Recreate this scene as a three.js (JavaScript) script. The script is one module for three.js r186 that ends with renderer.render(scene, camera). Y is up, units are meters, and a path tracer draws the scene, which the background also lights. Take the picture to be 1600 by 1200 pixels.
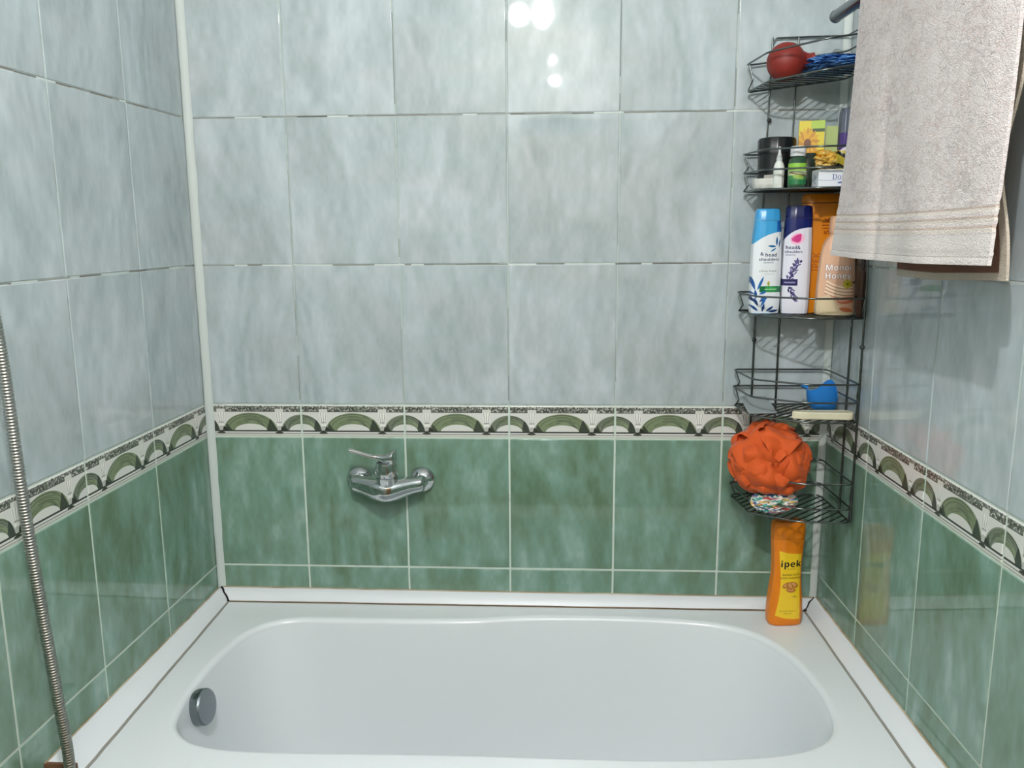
import * as THREE from 'three';
import { RoundedBoxGeometry } from 'three/addons/geometries/RoundedBoxGeometry.js';
import { mergeGeometries, toCreasedNormals, mergeVertices } from 'three/addons/utils/BufferGeometryUtils.js';
import { ImprovedNoise } from 'three/addons/math/ImprovedNoise.js';

// ---------------------------------------------------------------- camera, light, exposure
const scene = new THREE.Scene();
scene.background = new THREE.Color(0x000000);
const renderer = new THREE.WebGLRenderer({ antialias: true });
renderer.toneMapping = THREE.LinearToneMapping;
renderer.toneMappingExposure = 0.65;
renderer.shadowMap.enabled = true;
const Y0 = 0.685;                                   // height of the lowest tile joint above the floor
const camera = new THREE.PerspectiveCamera(49.09, 4 / 3, 0.02, 30);
camera.position.set(0.1118, 0.8186 + Y0, 1.9406);
camera.rotation.order = 'YXZ';
camera.rotation.set(-0.18259, 0.05377, -0.00654);
const BULB_CD = 4.1;                                // candela of each big bulb of the pendant
const BULB_COL = 0xf8f8fa;

// ---------------------------------------------------------------- helpers
let seed = 1234567;
const rnd = () => { seed = (seed * 1664525 + 1013904223) >>> 0; return seed / 4294967296; };
const rr = (a, b) => a + (b - a) * rnd();
const noise = new ImprovedNoise();
const fbm = (x, y, z, o = 4) => { let s = 0, a = 1, t = 0; for (let i = 0; i < o; i++) { s += a * noise.noise(x, y, z + i * 7.3); t += a; a *= 0.5; x *= 2; y *= 2; z *= 2; } return s / t; };
const clamp = (v, a = 0, b = 1) => Math.min(b, Math.max(a, v));
const lerp = (a, b, t) => a + (b - a) * t;
const V = (x, y, z) => new THREE.Vector3(x, y, z);
const used = {};
function numbered(n) { if (!(n in used)) { used[n] = 0; return n; } used[n]++; return n + '_' + String(used[n]).padStart(3, '0'); }
function thing(name, label, category, [x, y, z] = [0, 0, 0], turn = 0, group) {
  const o = new THREE.Group(); o.name = numbered(name); o.position.set(x, y, z); o.rotation.y = turn;
  o.userData = { label, category }; if (group) o.userData.group = group; scene.add(o); return o;
}
function structure(name, label, category) { const o = new THREE.Group(); o.name = name; o.userData = { kind: 'structure', label, category }; scene.add(o); return o; }
function part(t, name, geo, mat, pos) { const m = new THREE.Mesh(geo, mat); m.name = name; if (pos) m.position.set(...pos); t.add(m); return m; }
function single(name, label, category, geo, mat, pos = [0, 0, 0], turn = 0) {
  const m = new THREE.Mesh(geo, mat); m.name = numbered(name); m.position.set(...pos); m.rotation.y = turn; m.userData = { label, category }; scene.add(m); return m;
}
const M = (color, roughness = 0.5, extra = {}) => new THREE.MeshStandardMaterial({ color, roughness, ...extra });
function canvasTex(w, h, draw) {
  const c = document.createElement('canvas'); c.width = w; c.height = h; const g = c.getContext('2d'); draw(g, w, h);
  const t = new THREE.CanvasTexture(c); t.colorSpace = THREE.SRGBColorSpace; t.wrapS = t.wrapT = THREE.RepeatWrapping; t.magFilter = THREE.LinearFilter; return t;
}
function dataTex(n, m, f, srgb = true) {
  const d = new Uint8Array(n * m * 4);
  for (let j = 0; j < m; j++) for (let i = 0; i < n; i++) { const c = f(i / n, j / m); const k = (j * n + i) * 4; d[k] = clamp(c[0], 0, 255); d[k + 1] = clamp(c[1], 0, 255); d[k + 2] = clamp(c[2], 0, 255); d[k + 3] = 255; }
  const t = new THREE.DataTexture(d, n, m); if (srgb) t.colorSpace = THREE.SRGBColorSpace; t.wrapS = t.wrapT = THREE.RepeatWrapping; t.magFilter = THREE.LinearFilter; t.minFilter = THREE.LinearMipmapLinearFilter; t.generateMipmaps = true; t.needsUpdate = true; return t;
}
// tileable 2-D value noise
function lattice(n, m, s) { let q = s; const a = []; for (let i = 0; i < n * m; i++) { q = (q * 1664525 + 1013904223) >>> 0; a.push(q / 4294967296); } return a; }
function vnoise(n, m, s) {
  const a = lattice(n, m, s);
  return (u, v) => { let x = u * n, y = v * m; const xi = Math.floor(x), yi = Math.floor(y); let fx = x - xi, fy = y - yi; fx = fx * fx * (3 - 2 * fx); fy = fy * fy * (3 - 2 * fy);
    const g = (i, j) => a[(((j % m) + m) % m) * n + (((i % n) + n) % n)];
    return lerp(lerp(g(xi, yi), g(xi + 1, yi), fx), lerp(g(xi, yi + 1), g(xi + 1, yi + 1), fx), fy); };
}
function gridGeo(nu, nv, f, closeU = false) {         // f(u,v) -> [x,y,z], uv kept
  const p = [], uv = [], ix = [];
  for (let j = 0; j <= nv; j++) for (let i = 0; i <= nu; i++) { const q = f(i / nu, j / nv); p.push(q[0], q[1], q[2]); uv.push(i / nu, j / nv); }
  for (let j = 0; j < nv; j++) for (let i = 0; i < nu; i++) { const a = j * (nu + 1) + i, b = a + 1, c = a + nu + 1, d = c + 1; ix.push(a, b, d, a, d, c); }
  const g = new THREE.BufferGeometry(); g.setAttribute('position', new THREE.Float32BufferAttribute(p, 3)); g.setAttribute('uv', new THREE.Float32BufferAttribute(uv, 2)); g.setIndex(ix); g.computeVertexNormals();
  if (closeU) { const n = g.attributes.normal; for (let j = 0; j <= nv; j++) { const a = j * (nu + 1), b = a + nu; const x = n.getX(a) + n.getX(b), y = n.getY(a) + n.getY(b), z = n.getZ(a) + n.getZ(b), l = Math.hypot(x, y, z) || 1; n.setXYZ(a, x / l, y / l, z / l); n.setXYZ(b, x / l, y / l, z / l); } }
  return g;
}
function sheetGeo(nu, nv, f, th) {                    // cloth with thickness
  const e = 1e-3, P = (u, v) => V(...f(u, v));
  const off = (s) => (u, v) => { const a = P(Math.min(1, u + e), v).sub(P(Math.max(0, u - e), v)), b = P(u, Math.min(1, v + e)).sub(P(u, Math.max(0, v - e))); const n = a.cross(b).normalize().multiplyScalar(s * th / 2); const q = P(u, v).add(n); return [q.x, q.y, q.z]; };
  const A = off(1), B = off(-1);
  const top = gridGeo(nu, nv, A), bot = gridGeo(nu, nv, (u, v) => B(1 - u, v));
  const uvb = bot.attributes.uv; for (let i = 0; i < uvb.count; i++) uvb.setX(i, 1 - uvb.getX(i));
  const strips = [
    gridGeo(nu, 1, (u, v) => v ? A(u, 0) : B(u, 0)), gridGeo(nu, 1, (u, v) => v ? B(u, 1) : A(u, 1)),
    gridGeo(1, nv, (u, v) => u ? A(0, v) : B(0, v)), gridGeo(1, nv, (u, v) => u ? B(1, v) : A(1, v))];
  const edge = [[0, 0], [0, 1], [1, 0], [1, 1]];
  strips.forEach((s, k) => { const a = s.attributes.uv; for (let i = 0; i < a.count; i++) { if (edge[k][0] === 0) a.setXY(i, a.getX(i), edge[k][1] + (edge[k][1] ? -1 : 1) * .004 * (1 + a.getY(i))); else a.setXY(i, edge[k][1] + (edge[k][1] ? -1 : 1) * .008 * (1 + a.getX(i)), a.getY(i)); } });
  return mergeGeometries([top, bot, ...strips]);
}
function tube(pts, r, closed = false, seg = 0, rad = 7, curved = false) {
  let path;
  if (curved) path = new THREE.CatmullRomCurve3(pts, closed, 'centripetal');
  else { path = new THREE.CurvePath(); for (let i = 0; i < pts.length - 1; i++) path.add(new THREE.LineCurve3(pts[i], pts[i + 1])); if (closed) path.add(new THREE.LineCurve3(pts[pts.length - 1], pts[0])); }
  return new THREE.TubeGeometry(path, seg || pts.length * 3, r, rad, closed);
}
function capped(a, b, r, rad = 10, r2 = r) {           // straight rod with flat ends
  const d = b.clone().sub(a), g = new THREE.CylinderGeometry(r2, r, d.length(), rad);
  g.applyQuaternion(new THREE.Quaternion().setFromUnitVectors(V(0, 1, 0), d.clone().normalize())); g.translate(...a.clone().add(b).multiplyScalar(0.5).toArray()); return g;
}
function roundPoly(pts, rad, n = 4) {                  // rounded closed polygon of [x,z]
  const out = []; const L = pts.length;
  for (let i = 0; i < L; i++) {
    const p = pts[i], a = pts[(i + L - 1) % L], b = pts[(i + 1) % L];
    const da = Math.hypot(a[0] - p[0], a[1] - p[1]), db = Math.hypot(b[0] - p[0], b[1] - p[1]), r = Math.min(rad, da * .45, db * .45);
    const s = [p[0] + (a[0] - p[0]) / da * r, p[1] + (a[1] - p[1]) / da * r], e = [p[0] + (b[0] - p[0]) / db * r, p[1] + (b[1] - p[1]) / db * r];
    for (let k = 0; k <= n; k++) { const t = k / n; out.push([(1 - t) * (1 - t) * s[0] + 2 * t * (1 - t) * p[0] + t * t * e[0], (1 - t) * (1 - t) * s[1] + 2 * t * (1 - t) * p[1] + t * t * e[1]]); }
  }
  return out;
}
// bottle-like body: rows [y, halfWidth, halfDepth, exponent]; uv planar from the front
function loft(rows, seg = 40, crease = 0.7) {
  const p = [], ix = [], n = seg;
  const H0 = rows[0][0], H1 = rows[rows.length - 1][0]; let mw = 0; rows.forEach(r => mw = Math.max(mw, r[1]));
  for (const [y, w, d, e = 2] of rows) for (let i = 0; i < n; i++) { const t = i / n * Math.PI * 2, c = Math.cos(t), s = Math.sin(t); p.push(w * Math.sign(c) * Math.abs(c) ** (2 / e), y, d * Math.sign(s) * Math.abs(s) ** (2 / e)); }
  for (let j = 0; j < rows.length - 1; j++) for (let i = 0; i < n; i++) { const a = j * n + i, b = j * n + (i + 1) % n, c = a + n, d = b + n; ix.push(a, c, b, b, c, d); }
  const lo = p.length / 3; p.push(0, H0, 0); const hi = lo + 1; p.push(0, H1, 0); const top = (rows.length - 1) * n;
  for (let i = 0; i < n; i++) { ix.push(lo, i, (i + 1) % n); ix.push(hi, top + (i + 1) % n, top + i); }
  let g = new THREE.BufferGeometry(); g.setAttribute('position', new THREE.Float32BufferAttribute(p, 3)); g.setIndex(ix);
  g = toCreasedNormals(g, crease);
  const q = g.attributes.position, uv = []; for (let i = 0; i < q.count; i++) uv.push(q.getX(i) / mw / 2 + .5, (q.getY(i) - H0) / (H1 - H0));
  g.setAttribute('uv', new THREE.Float32BufferAttribute(uv, 2)); return g;
}
const smoothRows = (rows, n = 6) => {                  // Catmull-Rom through profile rows
  const c = new THREE.CatmullRomCurve3(rows.map(r => V(r[0], r[1], r[2])), false, 'catmullrom', 0.5); const out = [];
  for (let i = 0; i < rows.length - 1; i++) for (let k = 0; k < n; k++) { const q = c.getPoint((i + k / n) / (rows.length - 1)); out.push([q.x, q.y, q.z, lerp(rows[i][3] || 2, rows[i + 1][3] || 2, k / n)]); }
  out.push(rows[rows.length - 1]); return out;
};
function lumpy(radii, amp, freq, off, det = 40, ridge = false) {   // displaced ellipsoid
  let g = new THREE.IcosahedronGeometry(1, det); g = mergeVertices((g.deleteAttribute('normal'), g.deleteAttribute('uv'), g), 1e-5);
  const p = g.attributes.position, uv = [];
  for (let i = 0; i < p.count; i++) {
    const v = V(p.getX(i), p.getY(i), p.getZ(i)); let d;
    if (ridge) { const w = fbm(v.x * 1.3 + off, v.y * 1.3, v.z * 1.3, 2) * 1.6; d = (1 - Math.abs(fbm(v.x * freq + w + off, v.y * freq * 1.2 + w, v.z * freq, 2)) * 3.2) * amp - amp * .3; }
    else d = fbm(v.x * freq + off, v.y * freq, v.z * freq, 3) * amp;
    uv.push(Math.atan2(v.x, v.z) / Math.PI / 2 + .5, v.y * .5 + .5);
    v.multiplyScalar(1 + d); p.setXYZ(i, v.x * radii[0], v.y * radii[1], v.z * radii[2]);
  }
  g.setAttribute('uv', new THREE.Float32BufferAttribute(uv, 2)); g.computeVertexNormals(); return g;
}

// ---------------------------------------------------------------- wall frames (fitted to the tile joints)
const XL = -0.7295, XR = 0.7379, AL = -0.0291, AR = 0.0352, ZF = 2.25, YC = 2.55;
const TW = 0.25, TH = 0.3305, BH = 0.08, GH = 0.3285;
const rightP = (s, o, y) => V(XR + s * Math.sin(AR) - o * Math.cos(AR), y, s * Math.cos(AR) + o * Math.sin(AR));
const leftP = (s, o, y) => V(XL + s * Math.sin(AL) + o * Math.cos(AL), y, s * Math.cos(AL) - o * Math.sin(AL));

// glazes
function streakTex(stops, s, contrast) {
  const n1 = vnoise(14, 5, s), n2 = vnoise(26, 9, s + 11), n3 = vnoise(60, 22, s + 23), n4 = vnoise(6, 4, s + 37), n5 = vnoise(150, 70, s + 51), w = vnoise(5, 5, s + 77);
  return dataTex(1024, 1024, (u, v) => {
    const uu = u + (w(u, v) - .5) * .06 + 0.03 * Math.sin(v * Math.PI * 2), vv = v + (w(v, u) - .5) * .08;
    let t = n1(uu, vv) * .2 + n2(uu, vv) * .27 + n3(uu, vv) * .27 + n4(u, v) * .14 + n5(u, v) * .12;
    t = clamp((t - .5) * contrast + .5);
    const h = n2(vv, uu), k = t * (stops.length - 1), i = Math.min(stops.length - 2, Math.floor(k)), f = k - i;
    return [0, 1, 2].map(c => lerp(stops[i][c], stops[i + 1][c], f) + (h - .5) * [-3, 1, 2][c]);
  });
}
const texLight = streakTex([[152, 164, 164], [168, 179, 180], [182, 192, 194], [196, 205, 208]], 91, 1.45);
const texGreen = streakTex([[96, 120, 96], [110, 138, 119], [123, 153, 138], [146, 171, 160]], 407, 1.75);
const wave = (() => { const a = vnoise(9, 9, 5), b = vnoise(23, 23, 9); return dataTex(256, 256, (u, v) => { const t = (a(u, v) * .8 + b(u, v) * .2) * 255; return [t, t, t]; }, false); })();
const tileLight = M(0xffffff, 0.034, { map: texLight, bumpMap: wave, bumpScale: 0.00025 });
const tileGreen = M(0xffffff, 0.034, { map: texGreen, bumpMap: wave, bumpScale: 0.00025 });
const texBorder = canvasTex(1024, 328, (g, w, h) => {
  g.fillStyle = '#d8d8d2'; g.fillRect(0, 0, w, h);
  let q = 77; const r = () => { q = (q * 1664525 + 1013904223) >>> 0; return q / 4294967296; };
  // stippled top band
  g.fillStyle = '#8d908a'; g.fillRect(0, h * .03, w, h * .17);
  for (let i = 0; i < 520; i++) { g.fillStyle = ['#4d514c', '#5f635a', '#777b71', '#bdbdb4', '#43473f'][Math.floor(r() * 5)]; g.beginPath(); g.ellipse(r() * w, h * (.05 + r() * .14), 6 + r() * 9, 4 + r() * 6, r() * 3, 0, 7); g.fill(); }
  g.fillStyle = '#4a4d48'; g.fillRect(0, h * .20, w, h * .02);
  // arches
  const arch = (cx, rx, top, base, th, big) => {
    g.save(); g.beginPath(); g.ellipse(cx, h * base, rx, h * (base - top), 0, Math.PI, 0); g.ellipse(cx + 4, h * base, rx * (big ? .60 : .64), h * (base - top) * th, 0, 0, Math.PI, true); g.closePath();
    g.fillStyle = big ? '#7b8769' : '#7c8273'; g.fill(); g.clip();
    for (let i = 0; i < 46; i++) { const k = 1 - .55 * r(), ky = lerp(th, 1, (k - .45) / .55); g.strokeStyle = ['#4c5548', '#5d6b4c', '#93a07c', '#39423a', '#6f7d5c'][Math.floor(r() * 5)]; g.globalAlpha = .55; g.lineWidth = 3 + r() * 6; g.beginPath(); const a0 = Math.PI + r() * 2.2; g.ellipse(cx + 2, h * base, rx * k, h * (base - top) * ky, 0, a0, a0 + .5 + r() * 1.1); g.stroke(); }
    g.globalAlpha = .75; g.fillStyle = '#2f3630';
    g.beginPath(); g.moveTo(cx - rx, h * base); g.lineTo(cx - rx * .66, h * base); g.lineTo(cx - rx * .86, h * (base - .24)); g.fill();
    g.beginPath(); g.moveTo(cx + rx * 1.02, h * base); g.lineTo(cx + rx * .58, h * base); g.lineTo(cx + rx * .74, h * (base - .42)); g.fill();
    g.restore();
  };
  for (const o of [-w, 0, w]) { arch(o + w * .5, w * .265, .25, .84, .40, true); arch(o, w * .195, .30, .84, .44, false); }
  // small vase columns
  for (const cx of [w * .215, w * .785]) {
    g.fillStyle = '#e9e8e2'; g.beginPath(); g.moveTo(cx - 40, h * .2); g.lineTo(cx + 40, h * .2); g.lineTo(cx + 15, h * .8); g.lineTo(cx - 15, h * .8); g.fill();
    g.strokeStyle = '#8f9189'; g.lineWidth = 5; for (const k of [-22, 0, 22]) { g.beginPath(); g.moveTo(cx + k * 1.5, h * .14); g.lineTo(cx + k * .6, h * .6); g.stroke(); }
    g.fillStyle = '#d5d5cd'; g.fillRect(cx - 42, h * .12, 84, h * .12); g.fillStyle = '#7c7f78'; g.fillRect(cx - 26, h * .55, 52, 6);
    g.fillStyle = '#b9bab2'; g.beginPath(); g.ellipse(cx, h * .74, 26, h * .07, 0, 0, 7); g.fill();
    g.fillStyle = '#34382f'; g.beginPath(); g.moveTo(cx + 22, h * .68); g.lineTo(cx + 95, h * .86); g.lineTo(cx + 8, h * .86); g.fill(); g.beginPath(); g.ellipse(cx - 4, h * .9, 40, h * .04, 0, 0, 7); g.fill();
  }
  g.fillStyle = '#3a3e39'; g.fillRect(0, h * .815, w, h * .045);
  g.fillStyle = '#6e716b'; g.fillRect(0, h * .91, w, h * .022);
  g.fillStyle = '#cfccc0'; g.fillRect(0, h * .955, w, h * .045);
});
const borderMat = M(0xffffff, 0.2, { map: texBorder });

// ---------------------------------------------------------------- tiled walls
function groutTex(width, height, colX, rowY, s) {
  return canvasTex(1024, 2048, (g, w, h) => {
    let q = s; const r = () => { q = (q * 1664525 + 1013904223) >>> 0; return q / 4294967296; };
    g.fillStyle = '#c6d2c6'; g.fillRect(0, 0, w, h);
    const X = x => x / width * w, Y = y => h - y / height * h, py = h / height, px = w / width;
    for (let i = 0; i < 3000; i++) { g.fillStyle = r() < .5 ? 'rgba(165,172,158,.35)' : 'rgba(215,222,212,.4)'; g.fillRect(r() * w, r() * h, 2 + r() * 10, 2 + r() * 8); }
    g.fillStyle = '#aeb9b5'; g.fillRect(0, 0, w, Y(Y0 + GH + BH)); for (let i = 0; i < 1500; i++) { g.fillStyle = r() < .5 ? 'rgba(140,148,142,.35)' : 'rgba(205,212,206,.4)'; g.fillRect(r() * w, r() * Y(Y0 + GH + BH), 2 + r() * 10, 2 + r() * 14); }
    for (const y of rowY) if (y > Y0 + .41) { let x = 0; while (x < width) { const l = .008 + r() * .07; g.fillStyle = r() < .62 ? ['#55544e', '#706c63', '#8b8982', '#665a52'][Math.floor(r() * 4)] : '#d4dad4'; g.fillRect(X(x), Y(y) - py * (.0004 + r() * .001), l * px, py * (.0016 + r() * .0012)); x += l; } }
    for (const x of colX) { let y = Y0 + .42; while (y < height) { const l = .02 + r() * .1; if (r() < .42) { g.fillStyle = ['#7d817b', '#8d918b', '#5f625d'][Math.floor(r() * 3)]; g.fillRect(X(x) - px * .0018, Y(y + l), px * .0016, l * py); } y += l; } }
  });
}
let tileCount = 0;
function addTile(wall, name, x0, x1, y0, y1, mat, borderU) {
  const EDGE = y0 > Y0 + GH + BH - .01 ? .0031 : .0042, w = x1 - x0 - EDGE, h = y1 - y0 - EDGE; if (w < .004 || h < .004) return;
  const g = new RoundedBoxGeometry(w, h, 0.008, 2, 0.0022);
  const p = g.attributes.position, uv = g.attributes.uv;
  if (borderU !== undefined) for (let i = 0; i < p.count; i++) uv.setXY(i, borderU + (p.getX(i) + w / 2 + EDGE / 2) / TW, (p.getY(i) + h / 2) / h);
  else { const ox = rnd(), oy = rnd(), sx = rnd() < .5 ? -1 : 1; for (let i = 0; i < p.count; i++) uv.setXY(i, ox + sx * p.getX(i) / 0.95, oy + p.getY(i) / 0.95); }
  const m = part(wall, name, g, mat, [(x0 + x1) / 2, (y0 + y1) / 2, -0.004 + rr(-.0002, .0002)]); m.rotation.set(rr(-.0012, .0012), rr(-.0012, .0012), 0); tileCount++;
}
// columns given in the wall's own x; lowFrom: columns beyond this x reach the floor
function tiledWall(name, label, theta, origin, cols, xa, xb, low, phase, s) {
  const wl = structure(name, label, 'wall'); wl.position.set(...origin); wl.rotation.y = theta;
  const rows = []; for (let k = 0; k < 6; k++) { const a = Y0 + GH + BH + k * TH; if (a < YC) rows.push([a, Math.min(a + TH, YC)]); }
  const rowY = [Y0, Y0 + GH, Y0 + GH + BH, ...rows.map(r => r[1])];
  const body = new THREE.BoxGeometry(xb - xa, YC, 0.1); body.translate((xa + xb) / 2, YC / 2, -0.05 - 0.0013);
  const bp = body.attributes.position, bu = body.attributes.uv; for (let i = 0; i < bp.count; i++) bu.setXY(i, (bp.getX(i) - xa) / (xb - xa), bp.getY(i) / YC);
  part(wl, 'grout_bed', body, M(0xffffff, 0.75, { map: groutTex(xb - xa, YC, cols.map(c => c - xa), rowY, s) }));
  for (let i = 0; i < cols.length - 1; i++) {
    const a = cols[i], b = cols[i + 1], u0 = a - (phase + Math.floor((a - phase + 1e-4) / TW) * TW);
    if (low(a, b)) { addTile(wl, 'tile', a, b, Y0 - TH, Y0, tileGreen); addTile(wl, 'tile', a, b, Y0 - 2 * TH, Y0 - TH, tileGreen); }
    else addTile(wl, 'tile', a, b, Y0 - .105, Y0, tileGreen);
    addTile(wl, 'tile', a, b, Y0, Y0 + GH, tileGreen);
    addTile(wl, 'border_tile', a, b, Y0 + GH, Y0 + GH + BH, borderMat, u0 / TW);
    for (const [c, d] of rows) addTile(wl, 'tile', a, b, c, d, tileLight);
  }
  return wl;
}
tiledWall('wall_back', 'long tiled wall behind the bathtub, pale above and green below a leafy border', 0, [0, 0, 0], [XL, -.5, -.25, 0, .25, .5, XR], XL - .1, XR + .1, () => false, 0, 5);
const sl = [0, .2557]; while (sl[sl.length - 1] < ZF + .02) sl.push(sl[sl.length - 1] + TW);
tiledWall('wall_left', 'tiled side wall behind the shower hose, pale above and green below a leafy border', Math.PI / 2 + AL, [XL, 0, 0], sl.map(v => -v).reverse(), -(ZF + .12), .0, (a) => a < -.74, -.2557, 17);
const sr = [0, .2412]; while (sr[sr.length - 1] < ZF + .02) sr.push(sr[sr.length - 1] + TW);
tiledWall('wall_right', 'tiled side wall behind the hanging towels, pale above and green below a leafy border', -(Math.PI / 2 - AR), [XR, 0, 0], sr, .0, ZF + .12, (a) => a > .7, .2412, 29);

// sealant beads in the two corners
const caulk = M(0xc3cbc6, 0.55);
function cornerBead(name, label, P, wb, ws, s) {
  const t = structure(name, label, 'sealant');
  const g = gridGeo(5, 90, (u, v) => {
    const y = Y0 - .06 + v * (YC - Y0 + .06), k = 1 + .28 * fbm(v * 26, s, 0, 3) + .1 * fbm(v * 90, s + 4, 0, 2), a = u * Math.PI / 2;
    return P(wb * k * (1 - Math.sin(a)) + .001, ws * k * (1 - Math.cos(a)) + .001, y);
  });
  part(t, 'sealant_bead', g, caulk);
}
const dirL = [Math.sin(AL), Math.cos(AL)], dirR = [Math.sin(AR), Math.cos(AR)];
cornerBead('trim_1', 'thick white sealant bead in the corner beside the tub’s overflow end', (b, c, y) => [XL + b + c * dirL[0], y, c * dirL[1]], .0155, .011, 3);
cornerBead('trim_2', 'white sealant bead in the corner behind the wire shelf', (b, c, y) => [XR - b + c * dirR[0], y, c * dirR[1]], .014, .010, 8);

// ---------------------------------------------------------------- rest of the shell
const paint = M(0xa3a298, 0.8), ceilM = M(0xe6e6e2, 0.9), floorM = M(0xa0896c, 0.35);
function slab(name, label, cat, x0, x1, y0, y1, z0, z1, mat) { const t = structure(name, label, cat); t.position.set((x0 + x1) / 2, y0, (z0 + z1) / 2); const g = new THREE.BoxGeometry(x1 - x0, y1 - y0, z1 - z0); g.translate(0, (y1 - y0) / 2, 0); part(t, 'slab', g, mat); return t; }
slab('floor', 'grey floor of the bathroom', 'floor', -1.0, 1.1, -.12, 0, -.1, 2.45, floorM);
slab('ceiling', 'white ceiling above the bathtub', 'ceiling', -1.0, 1.1, YC, YC + .12, -.1, 2.45, ceilM);
{ // wall behind the camera with the door
  const t = structure('wall_front', 'painted wall with the doorway, opposite the tub', 'wall');
  const seg = (x0, x1, y0, y1) => { const g = new THREE.BoxGeometry(x1 - x0, y1 - y0, .12); g.translate((x0 + x1) / 2, (y0 + y1) / 2, ZF + .06); part(t, 'wall_segment', g, paint); };
  seg(-.98, -.06, 0, YC); seg(.765, 1.0, 0, YC); seg(-.06, .765, 2.02, YC);
  const d = structure('door_1', 'brown wooden door opposite the tub', 'door');
  const g = new RoundedBoxGeometry(.82, 2.01, .05, 2, .004); g.translate(.3525, 1.009, ZF + .09); part(d, 'door_leaf', g, M(0x8a6a4c, .45));
  for (const y of [.55, 1.4]) { const q = new RoundedBoxGeometry(.5, .6, .012, 2, .004); q.translate(.3525, y, ZF + .062); part(d, 'door_panel', q, M(0x94744f, .45)); }
  const h = capped(V(.61, 1.02, ZF + .07), V(.61, 1.02, ZF + .02), .009); part(d, 'handle', mergeGeometries([h, capped(V(.61, 1.02, ZF + .024), V(.51, 1.02, ZF + .024), .008)]), M(0xb9bcbc, .2, { metalness: 1 }));
}

// ---------------------------------------------------------------- lamps
{ // pendant with two big bulbs and two little ones, mirrored by the wall tiles
  const t = thing('pendant_lamp', 'ceiling pendant with two large and two small bulbs above the room', 'lamp', [0.006, 2.403, 1.85]);
  const chrome = M(0xbcbcbc, .2, { metalness: 1 });
  const glow = (i) => new THREE.MeshStandardMaterial({ color: 0xffffff, emissive: BULB_COL, emissiveIntensity: i, roughness: .4 });
  const rose = new THREE.CylinderGeometry(.05, .055, .025, 28); rose.translate(0, YC - 2.403 - .0125, 0); part(t, 'ceiling_rose', rose, chrome);
  part(t, 'stem', capped(V(0, .1, 0), V(0, YC - 2.403 - .02, 0), .006), chrome);
  const arm = mergeGeometries([capped(V(0, .1, 0), V(-.06, .04, .01), .006), capped(V(0, .1, 0), V(.05, .05, -.01), .006), capped(V(0, .1, 0), V(.085, .0, .03), .003), capped(V(.085, 0, .03), V(.09, -.205, .03), .0025)]); part(t, 'arm', arm, chrome);
  const bulb = (x, y, z, rx, ry, cd, i) => {
    const g = new THREE.SphereGeometry(1, 24, 16); g.scale(rx, ry, rx); part(t, 'bulb', g, glow(i), [x, y, z]);
    const l = new THREE.PointLight(BULB_COL, cd, 0, 2); l.position.set(x, y, z); l.castShadow = true; l.shadow.radius = cd > 1 ? .7 : .5; l.name = 'bulb_light'; t.add(l);
  };
  bulb(-.055, 0, .01, .046, .05, BULB_CD * .2, 20); bulb(.046, 0, -.01, .043, .064, BULB_CD * 1.8, 32);
  bulb(.085, -.19, .03, .018, .02, BULB_CD * .08, 22); bulb(.095, -.27, .03, .027, .018, BULB_CD * .08, 22);
}
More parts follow.
